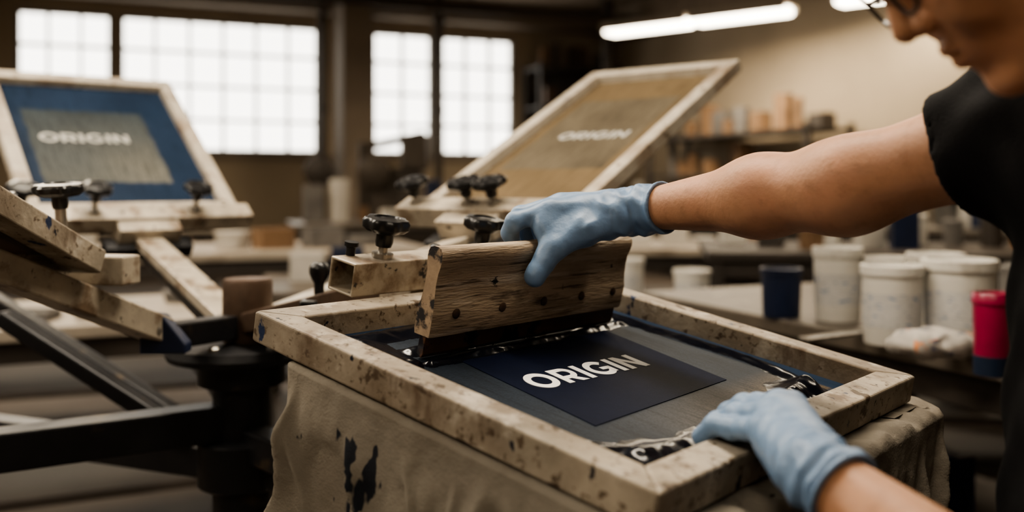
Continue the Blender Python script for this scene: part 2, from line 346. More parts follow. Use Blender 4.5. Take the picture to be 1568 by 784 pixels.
# ------------------------------------------------------------------ main screen frame-local basis
B0=V3(.1099,.72,1.0189); U=nrm((.642,.767,-.0054)); Vv=nrm((-.7534,.6321,.181)); Vv=nrm(Vv-U*U.dot(Vv)); Nn=np.cross(U,Vv)
FR=np.column_stack([U,Vv,Nn])
def L3(u,v,n=0.): return B0+U*u+Vv*v+Nn*n
def LM(P,O=B0,R=FR): return P@R.T+O
def rails(name,O,R,w,h,rail,th,mat,par,bev=.003):
    out=[(0,0),(w,0),(w,h),(0,h)]; inn=[(rail,rail),(w-rail,rail),(w-rail,h-rail),(rail,h-rail)]
    for i in range(4):
        j=(i+1)%4; q=[out[i],out[j],inn[j],inn[i]]; vs=[O+R@V3(x,y,z) for z in (0,-th) for x,y in q]
        obj('%s_%d'%(name,i+1),vs,[(0,1,2,3),(4,7,6,5),(0,4,5,1),(1,5,6,2),(2,6,7,3),(3,7,4,0)],mat,par,bevel=bev,seg=3)
def sheet(name,O,R,x0,x1,y0,y1,n,mat,par,th=.0006):
    vs=[O+R@V3(x,y,z) for z in(n,n-th) for x,y in((x0,y0),(x1,y0),(x1,y1),(x0,y1))]
    obj(name,vs,[(0,1,2,3),(4,7,6,5),(0,4,5,1),(1,5,6,2),(2,6,7,3),(3,7,4,0)],mat,par,uvs=[(x,y) for z in(0,1) for x,y in((x0,y0),(x1,y0),(x1,y1),(x0,y1))])
# lettering, cap height 1
def letters():
    polys=[]; t=.225
    def ring(cx,cy,ro,ri,a0,a1,n=40):
        for i in range(n):
            p=a0+(a1-a0)*i/n;q=a0+(a1-a0)*(i+1)/n
            polys.append([(cx+ro*math.cos(p),cy+ro*math.sin(p)),(cx+ro*math.cos(q),cy+ro*math.sin(q)),(cx+ri*math.cos(q),cy+ri*math.sin(q)),(cx+ri*math.cos(p),cy+ri*math.sin(p))])
    def rect(x0,y0,x1,y1): polys.append([(x0,y0),(x1,y0),(x1,y1),(x0,y1)])
    x=0
    ring(x+.53,.5,.53,.53-t,0,2*math.pi,56); x+=1.06+.13
    rect(x,0,x+t,1); rect(x+t,1-.2,x+.48,1); rect(x+t,.27,x+.48,.27+.2); ring(x+.48,.635,.365,.165,-math.pi/2,math.pi/2,28)
    polys.append([(x+.36,.30),(x+.62,.30),(x+.88,0),(x+.60,0)]); x+=.88+.13
    rect(x,0,x+t,1); x+=t+.15
    ring(x+.53,.5,.53,.53-t,math.radians(42),math.radians(322),48); rect(x+.78,.12,x+.99,.54); rect(x+.55,.36,x+.99,.54); x+=.99+.17
    rect(x,0,x+t,1); x+=t+.17
    rect(x,0,x+t,1); rect(x+.68,0,x+.68+t,1); polys.append([(x,1),(x+.22,1),(x+.68+t,0),(x+.68+t-.22,0)]); x+=.68+t
    return polys,x
LP,LW=letters()
def lettering(O,R,org,xd,yd,n,mat,par,th=.0004):
    vs=[];fs=[]
    for p in LP:
        o=len(vs); k=len(p)
        for z in (n,n-th):
            for x,y in p:
                a=V3(*org)+V3(*xd)*x/LW+V3(*yd)*y; vs.append(O+R@V3(a[0],a[1],z))
        fs.append(tuple(range(o,o+k))); fs+= [tuple((o+i,o+(i+1)%k,o+k+(i+1)%k,o+k+i)) for i in range(k)]
    obj('lettering',vs,fs,mat,par)
scr=empty('screen_printing_frame')
W0,H0=.594,.515
rails('rail',B0,FR,W0,H0,.037,.034,m_rail,scr)
sheet('silk_mesh',B0,FR,.03,W0-.03,.03,H0-.03,-.028,m_mesh,scr)
q=[(.135,.150),(.413,.157),(.445,.362),(.158,.362)]
vs=[L3(x,y,z) for z in(-.0272,-.0279) for x,y in q]
obj('printed_panel',vs,[(0,1,2,3),(4,7,6,5),(0,4,5,1),(1,5,6,2),(2,6,7,3),(3,7,4,0)],m_print,scr)
lettering(B0,FR,(.167,.242),(.200,-.0075),(.0045,.039),-.0267,m_white,scr)
# ink ridges as height field
def seg_d(P,a,b):
    a=np.array(a);b=np.array(b);ba=b-a;t=np.clip((P-a)@ba/(ba@ba),0,1);return np.linalg.norm(P-a-t[:,None]*ba,axis=1),t
h=.0013; gu=np.arange(.04,.556,h); gv=np.arange(.04,.478,h); GU,GV=np.meshgrid(gu,gv,indexing='ij'); PP=np.stack([GU.ravel(),GV.ravel()],1)
lines=[([(.115,.356),(.24,.357),(.36,.361),(.497,.366)],.0080,.0060),
 ([(.517,.405),(.525,.33),(.531,.24),(.524,.16),(.500,.100),(.472,.080)],.0135,.0052),
 ([(.110,.082),(.18,.070),(.30,.066),(.39,.068),(.474,.084)],.0200,.0085),
 ([(.38,.072),(.480,.090)],.021,.014),
 ([(.125,.084),(.085,.12),(.075,.20),(.072,.30),(.085,.37)],.0125,.0044),
 ([(.075,.455),(.20,.452),(.35,.44),(.50,.43)],.016,.0065),
 ([(.09,.375),(.095,.44)],.020,.005),([(.12,.395),(.50,.397)],.012,.007)]
Hh=np.zeros(len(PP))
n1=np.array([noise.noise(Vector((x*26,y*26,0)))+.28*noise.noise(Vector((x*75,y*75,3))) for x,y in PP]); n2=np.array([noise.noise(Vector((x*20,y*20,7)))+.2*noise.noise(Vector((x*60,y*60,9))) for x,y in PP])
PW=PP+np.stack([n2*.006,n1*.002],1)
for pts,w,hg in lines:
    for a,c in zip(pts[:-1],pts[1:]):
        d,_=seg_d(PW,a,c); ww=w*(1+.5*n2); Hh=np.maximum(Hh,hg*np.exp(-(d/ww)**2*1.3)*(.95+.55*n1))
Hh=Hh-.0006
nu,nv=len(gu),len(gv); Hg=Hh.reshape(nu,nv)
keep=(Hg[:-1,:-1]>0)|(Hg[1:,:-1]>0)|(Hg[:-1,1:]>0)|(Hg[1:,1:]>0); ki=np.argwhere(keep)
ids=lambda i,j:i*nv+j
Fq=np.stack([ids(ki[:,0],ki[:,1]),ids(ki[:,0]+1,ki[:,1]),ids(ki[:,0]+1,ki[:,1]+1),ids(ki[:,0],ki[:,1]+1)],1)
used=np.unique(Fq); remap=-np.ones(nu*nv,int); remap[used]=np.arange(len(used))
Pw=LM(np.column_stack([PP[used],-.0277+np.maximum(Hh[used],-.0006)]))
fast('wet_ink',Pw,remap[Fq],m_ink,scr)

# ------------------------------------------------------------------ squeegee
sq=empty('squeegee')
prof=[(.0125,-.001),(.0135,.004),(.0135,.030),(.0125,.033),(.0118,.036),(.0100,.046),(.0090,.058),(.0092,.070),(.0115,.080),(.0125,.086),(.0118,.092),(.0085,.0965),(.0035,.0985)]
full=[(x,z) for x,z in prof]+[(-x,z) for x,z in prof[::-1]]
SU0,SU1,SV=.116,.484,.3745; ns=48; vs=[];uvs=[];fs=[]
tilt=-.05
per=[0]
for i in range(1,len(full)): per.append(per[-1]+math.hypot(full[i][0]-full[i-1][0],full[i][1]-full[i-1][1]))
for i in range(ns+1):
    u=SU0+(SU1-SU0)*i/ns
    for k,(x,z) in enumerate(full):
        nz=.0011*noise.noise(Vector((u*14,k*.35,2))); ed=1-.12*(max(0,1-min(u-SU0,SU1-u)/.006))**2
        vs.append(L3(u,SV+(x*ed+nz)+tilt*z,(z+nz) if z>0 else z)); uvs.append((u,per[k]+.3))
nf=len(full)
for i in range(ns):
    for k in range(nf): j=(k+1)%nf; fs.append((i*nf+k,i*nf+j,(i+1)*nf+j,(i+1)*nf+k))
capf=[tuple(range(nf))[::-1],tuple(ns*nf+k for k in range(nf))]
o=obj('wooden_handle',vs,fs+capf,None,sq,uvs=uvs,mats=[m_wood,m_endw],midx=[0]*len(fs)+[1,1]); o.data.polygons.foreach_set('use_smooth',[True]*len(o.data.polygons)); o.data.set_sharp_from_angle(angle=.9)
bl=[(.0048,.004),(.0048,-.022),(.0030,-.0262),(-.0030,-.0262),(-.0048,-.022),(-.0048,.004)]
vs=[L3(u,SV+x+tilt*z,z) for u in(SU0+.002,SU1-.002) for x,z in bl]; n=6
obj('rubber_blade',vs,[(k,(k+1)%n,n+(k+1)%n,n+k) for k in range(n)]+[tuple(range(n))[::-1],tuple(range(n,2*n))],m_blade,sq,bevel=.0008)
for i,u in enumerate((.150,.228,.306,.384,.455)):
    b=MB(); z=.024
    b.lathe([(.0058,0),(.0058,.0012),(.0042,.0026),(.0012,.0031)],L3(u,SV-.0136+tilt*z,z),-Vv,16); b.lathe([(.0058,0),(.0058,.0012),(.0042,.0026),(.0012,.0031)],L3(u,SV+.0136+tilt*z,z),Vv,16)
    b.make('screw_%d'%(i+1),m_rust,sq,smooth=True)

# ------------------------------------------------------------------ knobs and press
def knob(name,base,ax,par,H=.06,R=.027,rod=.006):
    b=MB(); ax=nrm(ax)
    b.lathe([(rod*2.3,0),(rod*2.3,.006),(rod,.0065),(rod,H-.03)],base,ax,16,mi=1)
    b.lathe([(.010,H-.036),(.0115,H-.03),(.011,H-.020),(R*.80,H-.017),(R,H-.012),(R*1.02,H-.004),(R*.93,H),(R*.60,H+.0015),(R*.55,H-.001),(.001,H-.001)],base,ax,56,mi=0,lobes=7,lobe=.07,lobz={3,4,5,6})
    return b.make(name,[m_knob,m_bolt],par,smooth=True)
HUB=V3(-.475,1.70,0)
press=empty('carousel_screen_press')
b=MB()
b.lathe([(.05,.0),(.05,.93)],HUB,(0,0,1),32); b.lathe([(.075,.90),(.075,.94),(.125,.945),(.13,.955),(.125,.968),(.06,.972)],HUB,(0,0,1),40)
b.lathe([(.16,.0),(.16,.03),(.07,.05),(.055,.10)],HUB,(0,0,1),32); b.lathe([(.068,.72),(.075,.725),(.075,.80),(.068,.805)],HUB,(0,0,1),32)
b.make('column',m_black,press,smooth=True)
b=MB(); b.lathe([(.041,.97),(.043,.975),(.043,1.075),(.040,1.082),(.012,1.083)],HUB+V3(.01,0,0),(0,0,1),32); b.make('pivot_post',m_rust,press,smooth=True)
b=MB()
for i in range(6):
    a=i*math.pi/3+.3; b.lathe([(.010,0),(.010,.008),(.006,.011)],HUB+V3(.095*math.cos(a),.095*math.sin(a),.966),(0,0,1),6)
b.make('hub_bolts',m_bolt,press)
b=MB()
b.beam(HUB+V3(0,0,.835),(-1.25,1.22,.835),.055,.062); b.beam(HUB+V3(0,0,.755),(-.20,1.55,.755),.05,.055); b.beam(HUB+V3(0,0,.755),(-1.15,1.98,.755),.05,.055)
b.beam(HUB+V3(0,0,.80),L3(.30,.36,-.12)*V3(1,1,0)+V3(0,0,.80),.05,.055)
b.beam((-.95,1.8,1.0),(-.58,1.72,.80),.03,.03); b.beam((-1.2,2.15,1.02),(-.62,1.83,.80),.03,.03); b.beam(HUB+V3(0,0,.86),(-.85,2.5,.86),.05,.05)
for a in range(5):
    an=a*2*math.pi/5+.5; b.beam(HUB+V3(0,0,.05),HUB+V3(.55*math.cos(an),.55*math.sin(an),.05),.06,.05); b.box(HUB+V3(.53*math.cos(an),.53*math.sin(an),.015),(.08,.08,.03))
b.make('platen_arms',m_black,press,bevel=.004)
b=MB(); c0=L3(.31,.565,-.005)
b.beam(HUB+V3(0,0,1.0),c0,.045,.035)
b.make('main_arm',m_rust,press,bevel=.003)
b=MB(); pc=V3(-.30,1.50,1.055); b.lathe([(.008,0),(.008,.04),(.012,.045),(.016,.055),(.016,.065),(.010,.072)],pc,(0,.1,1),24); b.box(pc-V3(0,0,.0),(.05,.05,.03)); b.make('tension_lever',m_knob,press,smooth=True,bevel=.003)
cl=empty('screen_clamp'); cl.parent=press
def tube(p0,p1,w,hh,th,up,mats,par,name):
    d=nrm(p1-p0); up=nrm(up-d*d.dot(up)); sd=np.cross(up,d); vs=[]
    for P in (p0,p1):
        for s in (1,1-2*th/w):
            for a,c in((-1,-1),(1,-1),(1,1),(-1,1)): vs.append(P+sd*a*w/2*s+up*c*(hh/2-(0 if s==1 else th)))
    f=[]
    for i in range(4):
        j=(i+1)%4; f+=[(i,j,8+j,8+i),(4+i,4+j,12+j,12+i),(i,j,4+j,4+i),(8+i,8+j,12+j,12+i)]
    return obj(name,vs,f,mats,par,bevel=.0015)
CB=L3(.138,.5405,.0215); CE=L3(.50,.5405,.0215)
tube(CB,CE,.046,.041,.0035,Nn,m_tube,cl,'clamp_tube')
b=MB(); b.box(L3(.40,.500,.004),(.05,.03,.008),FR)
b.box(L3(.31,.575,-.01),(.09,.06,.06),FR); b.make('clamp_plates',m_tube,cl,bevel=.002)
knob('knob_1',L3(.200,.540,.042),Nn,cl,.050,.028); knob('knob_2',L3(.385,.540,.042),Nn,cl,.046,.028)
b=MB(); b.lathe([(.006,0),(.006,.010),(.009,.012),(.009,.017)],L3(.165,.56,.042),Nn,14); b.lathe([(.009,0),(.009,.008),(.005,.011)],L3(.30,.545,.042),Nn,6); b.make('clamp_fasteners',m_black,cl,smooth=True)

# raised screens
def screen(O,Ud,Vd,w,h,rail,th,mm,lettr=None,n_=-.022,railmat=None):
    Ud=nrm(Ud);Vd=nrm(Vd);Vd=nrm(Vd-Ud*Ud.dot(Vd));Nd=np.cross(Ud,Vd); R=np.column_stack([Ud,Vd,Nd]); O=np.array(O,dtype=float)
    e=empty('screen_printing_frame'); rails('rail',O,R,w,h,rail,th,railmat or m_rail2,e); sheet('silk_mesh',O,R,rail*.8,w-rail*.8,rail*.8,h-rail*.8,n_,mm,e)
    if lettr: lettering(O,R,lettr[0],lettr[1],lettr[2],n_+.001,m_wt2,e)
    return O,R,e
O2,R2,s2=screen((-1.056,2.10,1.185),(.7685,.6398,0),(-.307,.368,.358),.49,.60,.035,.03,m_mesh2,((.093,.308),(.215,0),(0,.036)))
O3,R3,s3=screen((-.195,2.0,1.205),(.768,-.64,0),(.575,.685,.47),.41,.71,.033,.03,m_mesh3,((.12,.345),(.18,0),(0,.034)))
O4,R4,s4=screen((-.565,1.35,1.155),(-.2195*4.44,.22,0),(-.045,-.2,.094),.42,.48,.042,.034,m_mesh4,railmat=m_rail)
def lp(O,R,u,v,n): return O+R@V3(u,v,n)
for O,R,w,tgt,us,KH in ((O2,R2,.49,HUB+V3(-.03,.05,1.0),(-.02,.13,.36),.066),(O3,R3,.40,HUB+V3(.05,.0,1.02),(.035,.175,.24),.05)):
    e=empty('screen_clamp'); e.parent=press; b=MB(); b.box(lp(O,R,w/2,-.03,.0),(w+.02,.05,.045),R); b.box(lp(O,R,w/2,-.065,-.01),(.14,.05,.05),R)
    end=lp(O,R,w/2,-.07,-.03); b.beam(end,tgt,.06,.022); b.make('clamp_bar',m_tube,e,bevel=.003)
    b=MB(); b.beam(end-EZ*.03,tgt-EZ*.035,.03,.03); b.box(lp(O,R,w/2,-.09,-.04),(.20,.035,.035),R); b.make('hinge_bar',m_black,e,bevel=.003)
    for i,u in enumerate(us): knob('knob_%d'%(i+1),lp(O,R,u,-.03,.022),nrm(R[:,2]+V3(0,0,.5)),e,KH,.032)
e=empty('screen_clamp'); e.parent=press; b=MB()
b.beam((-.545,1.385,1.125),(-.95,1.475,1.125),.045,.042); b.beam((-.67,1.22,1.150),(-.553,1.52,1.018),.045,.040); b.make('clamp_bar',m_tube,e,bevel=.003)
b=MB(); b.beam((-.553,1.50,1.01),HUB+V3(0,0,1.0),.04,.04)
b.make('hinge_bar',m_black,e,bevel=.003)
pts=[(-.575,1.49,.985),(-.575,1.49,1.035),(-.56,1.49,1.048),(-.54,1.492,1.045),(-.505,1.495,1.0),(-.505,1.495,.985)]
vs=[V3(*p) for p in pts]+[V3(*p)+V3(0,.03,0) for p in pts]; k=6
obj('hinge_bracket',vs,[tuple(range(k)),tuple(range(k,2*k))[::-1]]+[(i,(i+1)%k,k+(i+1)%k,k+i) for i in range(k)],m_blue,e,bevel=.003)
b=MB(); b.lathe([(.012,0),(.012,.006),(.007,.010)],(-.552,1.49,1.022),(0,-1,0),12); b.lathe([(.012,0),(.012,.006),(.007,.010)],(-.585,1.465,1.04),(0,-1,.2),6); b.make('hinge_bolt',m_bolt,e,smooth=True)
knob('knob_1',(-.652,1.405,1.147),(-.02,-.1,1),e,.102,.034,.008); knob('knob_2',(-.765,1.43,1.147),(0,-.1,1),e,.088,.032,.008)

# ------------------------------------------------------------------ draped table
dt=empty('draped_print_table')
u0,u1,v0,v1=-.002,.618,-.036,.456; rc=.02
def perim(n):
    cs=[((u1-rc,v0+rc),-90),((u1-rc,v1-rc),0),((u0+rc,v1-rc),90),((u0+rc,v0+rc),180)]
    pts=[]
    for (cx,cy),a0 in cs:
        for i in range(9):
            a=math.radians(a0+90*i/8); pts.append((cx+rc*math.cos(a),cy+rc*math.sin(a)))
    pts.append(pts[0]); P=np.array(pts); d=np.r_[0,np.cumsum(np.linalg.norm(np.diff(P,axis=0),axis=1))]
    t=np.linspace(0,d[-1],n,endpoint=False); X=np.interp(t,d,P[:,0]);Y=np.interp(t,d,P[:,1])
    T=np.stack([np.roll(X,-1)-np.roll(X,1),np.roll(Y,-1)-np.roll(Y,1)],1); T/=np.linalg.norm(T,axis=1)[:,None]
    return np.stack([X,Y],1),np.stack([T[:,1],-T[:,0]],1),t,d[-1]
npn=960; PT,NO,tt,TL=perim(npn); vs=[];rows=0
def ring(ins,n):
    global rows
    for (x,y),(a,c) in zip(PT,NO):
        X,Y=x-a*ins,y-c*ins; outside=max(0,min(1,max(-Y,X-.600,)/.012)); nn=noise.noise(Vector((X*22,Y*22,1)))
        vs.append(L3(X,Y,n+.0010*nn+outside*(.004+.012*noise.noise(Vector((X*30,Y*30,5))))))
    rows+=1
ring(.12,-.0365); ring(.05,-.0365); ring(.030,-.0365); ring(.018,-.0365); ring(.010,-.0365); ring(.004,-.0375)
rdf=random.Random(12); NF=34
folds=[((k+rdf.uniform(-.4,.4))*TL/NF, rdf.uniform(.006,.016), rdf.uniform(.006,.022), rdf.uniform(-.5,.5), rdf.uniform(0,.03)) for k in range(NF)]
nd=96; tarr=tt
for r in range(nd):
    d=.72*(r/(nd-1))**1.3
    offs=np.full(npn,.002)
    for s0,w_,A,sl,st in folds:
        dd=max(0,d-st); g=min(1,dd/.06); g=g*g*(3-2*g)
        ds=(tarr-(s0+sl*min(d,.25))+TL/2)%TL-TL/2
        offs+=g*A*np.exp(-np.abs(ds/(w_*(.7+1.6*min(d,.5))))**1.5)
    for i,((x,y),(a,c)) in enumerate(zip(PT,NO)):
        f3=noise.noise(Vector((x*20,y*20,d*14))); f4=noise.noise(Vector((x*48,y*48,d*30)))
        off=offs[i]+.009*min(1,d*16)*f3+.0045*min(1,d*20)*f4
        base=L3(x,y,-.040); w=U*a+Vv*c; w[2]=0; w=nrm(w)
        along=nrm(np.cross(w,EZ))
        vs.append(base+w*max(.001,off)+along*.010*min(1,d*8)*f3-EZ*d)
    rows+=1
fs=[]
for r in range(rows-1):
    for i in range(npn): j=(i+1)%npn; fs.append((r*npn+i,r*npn+j,(r+1)*npn+j,(r+1)*npn+i))
vs.append(L3((u0+u1)/2,(v0+v1)/2,-.0365)); c=len(vs)-1
for i in range(npn): fs.append((c,(i+1)%npn,i))
o=obj('canvas_cloth',vs,fs,m_cloth,dt,smooth=True)
b=MB(); b.box(L3((u0+u1)/2,(v0+v1)/2,-.052),(u1-u0-.02,v1-v0-.02,.026),FR); b.make('table_board',m_dark,dt,bevel=.004)
b=MB()
for a in (.05,.57):
    for c in (.02,.40):
        p=L3(a,c,-.06); b.beam(V3(p[0],p[1],0),p,.05,.05)
b.make('table_legs',m_black,dt,bevel=.003)

# ------------------------------------------------------------------ person
per=empty('screen_printer_person')
def wtol(p): return (np.array(p)-B0)@FR
def hand_sdf(p,W_,Ms,fing,th,palm,elb,wr):
    d=None
    for M_,r in zip(Ms,(.0140,.0140,.0132,.0125)):
        e=cap(p,W_,M_,.022,r); d=e if d is None else smin(d,e,.012)
    for a,c,r in palm: d=smin(d,cap(p,a,c,r),.014)
    fd_=None
    rs=((.0124,.0112,.0104,.0094),(.0124,.0114,.0106,.0096),(.0120,.0109,.0101,.0092),(.0108,.0098,.0091,.0084))
    for M_,f_,r in zip(Ms,fing,rs):
        e=chain(p,[M_]+f_,r,.004)
        e=smin(e,np.linalg.norm(p-np.array(f_[0],f32),axis=1)-r[1]*1.06,.003)
        fd_=e if fd_ is None else smin(fd_,e,.0012)
    d=smin(d,fd_,.006)
    t=chain(p,th,(.021,.0175,.0150,.0128),.007); d=smin(d,t,.012)
    W_=np.array(W_,f32); ax=nrm(elb-W_).astype(f32); cu=W_+ax*wr[2]
    s=(p-W_)@ax
    d=smin(d,cap(p,W_,cu,wr[0],wr[1]),.012)
    rp=np.sin(p[:,0]*130+p[:,1]*70+2*np.sin(p[:,2]*80))*np.sin(p[:,1]*115-p[:,2]*90+2*np.sin(p[:,0]*60))
    near=np.exp(-((s-.004)/.026)**2)
    ringw=np.sin(s*430+2.6*np.sin(p[:,0]*75+p[:,1]*60))
    d=d+.0007*rp+near*(.0016*ringw+.0015*rp)
    d=smax(d,s-wr[2],.0015)
    rad=np.linalg.norm(p-W_-s[:,None]*ax,axis=1); lip=np.sqrt((rad-wr[1]*1.0)**2+(s-wr[2])**2)-.0018
    return smin(d,lip,.002)
Rw=V3(.384,.289,.150); ELR=V3(.338,.975,1.247); SHR=V3(.50,.80,1.315)
RMs=[(.304,.366,.137),(.331,.374,.141),(.358,.377,.141),(.383,.372,.138)]
RF=[[(.268,.392,.1165),(.276,.4035,.100),(.292,.401,.078)],[(.297,.4075,.121),(.306,.4115,.103),(.318,.402,.080)],[(.326,.4095,.122),(.334,.411,.104),(.345,.402,.083)],[(.354,.402,.121),(.361,.408,.105),(.370,.400,.087)]]
RT=[(.362,.300,.138),(.318,.325,.120),(.281,.341,.094),(.259,.3435,.062)]
Rp=[((.365,.310,.142),(.340,.355,.128),.023),((.390,.305,.142),(.378,.355,.130),.020),((.33,.345,.124),(.318,.325,.118),.015),((.33,.372,.119),(.37,.372,.119),.014),((.330,.345,.125),(.290,.366,.124),.014),((.318,.335,.118),(.283,.358,.112),.011)]
el=wtol(ELR)
P,Fc=snet(lambda p:hand_sdf(p,Rw,RMs,RF,RT,Rp,el,(.0270,.0305,.032)),(.225,.235,.03),(.475,.44,.20),.0016)
fast('glove_right',LM(P),Fc,m_glove,per,it=1)
Lw=V3(.074,-.090,.031); ELL=V3(.35,.49,.95); SHL=V3(.57,.50,1.19)
LMs=[(.188,-.014,.038),(.166,-.010,.041),(.144,-.012,.037),(.124,-.020,.031)]
LF=[[(.209,.026,.0215),(.210,.041,.010),(.208,.0475,-.009)],[(.186,.029,.0230),(.188,.043,.011),(.187,.048,-.009)],[(.164,.025,.0205),(.166,.041,.009),(.166,.047,-.009)],[(.143,.016,.0165),(.146,.036,.0125),(.147,.0465,-.004)]]
LT=[(.118,-.072,.026),(.160,-.052,.014),(.188,-.034,.000),(.192,-.0155,-.018)]
Lp=[((.098,-.068,.026),(.150,-.035,.026),.020),((.088,-.068,.025),(.126,-.035,.023),.019)]
el=wtol(ELL)
P,Fc=snet(lambda p:hand_sdf(p,Lw,LMs,LF,LT,Lp,el,(.0260,.0310,.022)),(.00,-.185,-.045),(.240,.075,.085),.0016)
fast('glove_left',LM(P),Fc,m_glove,per,it=1)
def arm(name,wr,elb,sh,lo,hi):
    wr=np.array(wr,f32);elb=np.array(elb,f32);sh=np.array(sh,f32); m1=wr+(elb-wr)*.62; w0=wr+(elb-wr)*.05
    def s(p):
        d=cap(p,w0,m1,.0250,.0405); d=smin(d,cap(p,m1,elb,.0405,.0415),.03)
        d=smin(d,cap(p,elb,elb+(sh-elb)*.6,.0415,.047),.04); d=smin(d,cap(p,elb+(sh-elb)*.6,sh,.047,.055),.03)
        d=smax(d,-((p-w0)@nrm(elb-wr).astype(f32)+.004),.003)
        return d+.0006*np.sin(p[:,0]*70+p[:,1]*45)*np.sin(p[:,2]*80)
    P,Fc=snet(s,lo,hi,.003); fast(name,P,Fc,m_skin,per,it=5)
arm('arm_right',LM(Rw[None])[0],ELR,SHR,(.12,.72,1.13),(.60,1.25,1.40))
arm('arm_left',LM(Lw[None])[0],ELL,SHL,(.14,.38,.86),(.70,.78,1.32))
def shirt(p):
    d=cap(p,(.535,.80,1.25),(.530,.80,.93),.105,.115); d=smin(d,cap(p,(.60,.56,1.18),(.60,.60,.93),.105,.115),.10)
    d=smin(d,cap(p,(.56,.68,1.24),(.575,.70,.95),.11,.12),.08)
    d=smin(d,cap(p,(.52,.79,1.30),(.59,.52,1.21),.075,.075),.06)
    d=smin(d,cap(p,(.455,.658,1.335),(.56,.65,1.27),.062,.085),.04)
    aR=np.array((.412,.893,1.279),f32); dr=nrm(np.array(SHR)-aR).astype(f32)
    d=smin(d,cap(p,aR-dr*.02,SHR,.056,.088),.05)
    aL=np.array((.465,.495,1.075),f32); dl=nrm(np.array(SHL)-aL).astype(f32)
    d=smin(d,cap(p,aL-dl*.02,SHL,.060,.085),.04)
    fold=.0035*np.sin(p[:,0]*55+p[:,2]*70+2*np.sin(p[:,1]*30))*np.sin(p[:,1]*48+1.5*np.sin(p[:,0]*40))
    d=d+fold
    for a,dd in ((aR,dr),(aL,dl)):
        s=(p-a)@dd; near=np.linalg.norm(p-a,axis=1)-.11
        hol=np.maximum(cap(p,a-dd*.08,a+dd*.05,.0525),-1)
        d=np.where(near<0,smax(d,-(s+.004),.003),d); d=smax(d,-hol,.003)
    return smax(d,.90-p[:,2],.006)
P,Fc=snet(shirt,(.28,.34,.88),(.80,1.02,1.46),.0045); fast('t_shirt',P,Fc,m_shirt,per,it=2)
def trous(p):
    d=cap(p,(.55,.78,.92),(.60,.62,.92),.115); d=smin(d,chain(p,[(.55,.78,.88),(.57,.83,.48),(.60,.85,.09)],(.11,.075,.055),.03),.05); d=smin(d,chain(p,[(.61,.60,.88),(.65,.55,.48),(.68,.52,.09)],(.10,.072,.055),.03),.05)
    return smax(smax(d,p[:,2]-.965,.01),.05-p[:,2],.01)
P,Fc=snet(trous,(.36,.38,.03),(.82,1.0,1.0),.010); fast('trousers',P,Fc,m_trous,per,it=2)
def shoes(p):
    d=cap(p,(.61,.86,.045),(.46,.83,.035),.044,.038); d=smin(d,cap(p,(.69,.52,.045),(.54,.47,.035),.044,.038),.01)
    return smax(d,-p[:,2]+.001,.004)
P,Fc=snet(shoes,(.38,.40,-.02),(.78,.94,.12),.008); fast('shoes',P,Fc,m_black,per,it=1)
# head
HF=nrm((-.70,.15,-.69)); HU=nrm((-.684,.1,.722)); HU=nrm(HU-HF*HF.dot(HU)); HL=np.cross(HU,HF); HR=np.column_stack([HF,HL,HU]); HC=V3(.340,.665,1.442)
nk0=(V3(.472,.655,1.334)-HC)@HR; nk1=(V3(.54,.655,1.27)-HC)@HR
def ab(p): q=p.copy(); q[:,1]=np.abs(q[:,1]); return q
def head(p):
    q=ab(p)
    d=ell(q,(-.006,0,.042),(.098,.075,.082)); d=smin(d,ell(q,(.036,0,-.022),(.056,.056,.082)),.03)
    d=smin(d,cap(q,(.0,.048,-.040),(.066,.014,-.086),.021,.017),.022); d=smin(d,ell(q,(.050,0,.050),(.042,.058,.045)),.02)
    d=smin(d,cap(q,(.080,.034,.026),(.088,.006,.022),.0095,.009),.012)
    d=smin(d,cap(q,(.066,.040,-.020),(.070,.034,-.028),.018),.02)
    d=smax(d,-(np.linalg.norm((q-np.array((.098,.031,.006),f32))*np.array((1,.75,1.15),f32),axis=1)-.0155),.010)
    d=smin(d,ell(q,(.0775,.0315,.006),(.0125,.0145,.0125)),.003)
    d=smin(d,cap(q,(.082,.044,.004),(.090,.022,.002),.0022,.0022),.002)
    d=smin(d,cap(p,(.088,0,.020),(.1055,0,-.016),.0065,.0095),.008); d=smin(d,np.linalg.norm(q-np.array((.0955,.0115,-.021),f32),axis=1)-.0078,.006)
    d=smax(d,-(np.linalg.norm(q-np.array((.1005,.0065,-.0275),f32),axis=1)-.0036),.002)
    d=smin(d,ell(q,(.074,0,-.052),(.022,.030,.024)),.012)
    d=smin(d,cap(q,(.0945,.004,-.0455),(.083,.023,-.050),.0058,.003),.004); d=smin(d,cap(q,(.0935,.0,-.0575),(.083,.020,-.054),.0066,.003),.004)
    d=smax(d,-cap(q,(.102,0,-.0512),(.084,.024,-.0516),.0016,.001),.0015)
    d=smin(d,ell(q,(.076,0,-.088),(.018,.022,.015)),.012)
    ear=ell(q,(-.008,.078,-.004),(.019,.008,.031)); ear=smax(ear,-ell(q,(-.004,.085,-.002),(.010,.006,.019)),.003); d=smin(d,ear,.006)
    d=smin(d,cap(p,(-.030,0,-.035),nk0,.052,.052),.03); d=smin(d,cap(p,nk0,nk1,.052,.060),.02)
    return d
P,Fc=snet(head,(-.20,-.11,-.24),(.13,.11,.14),.0022); fast('head',LM(P,HC,HR),Fc,m_skin,per,it=1)
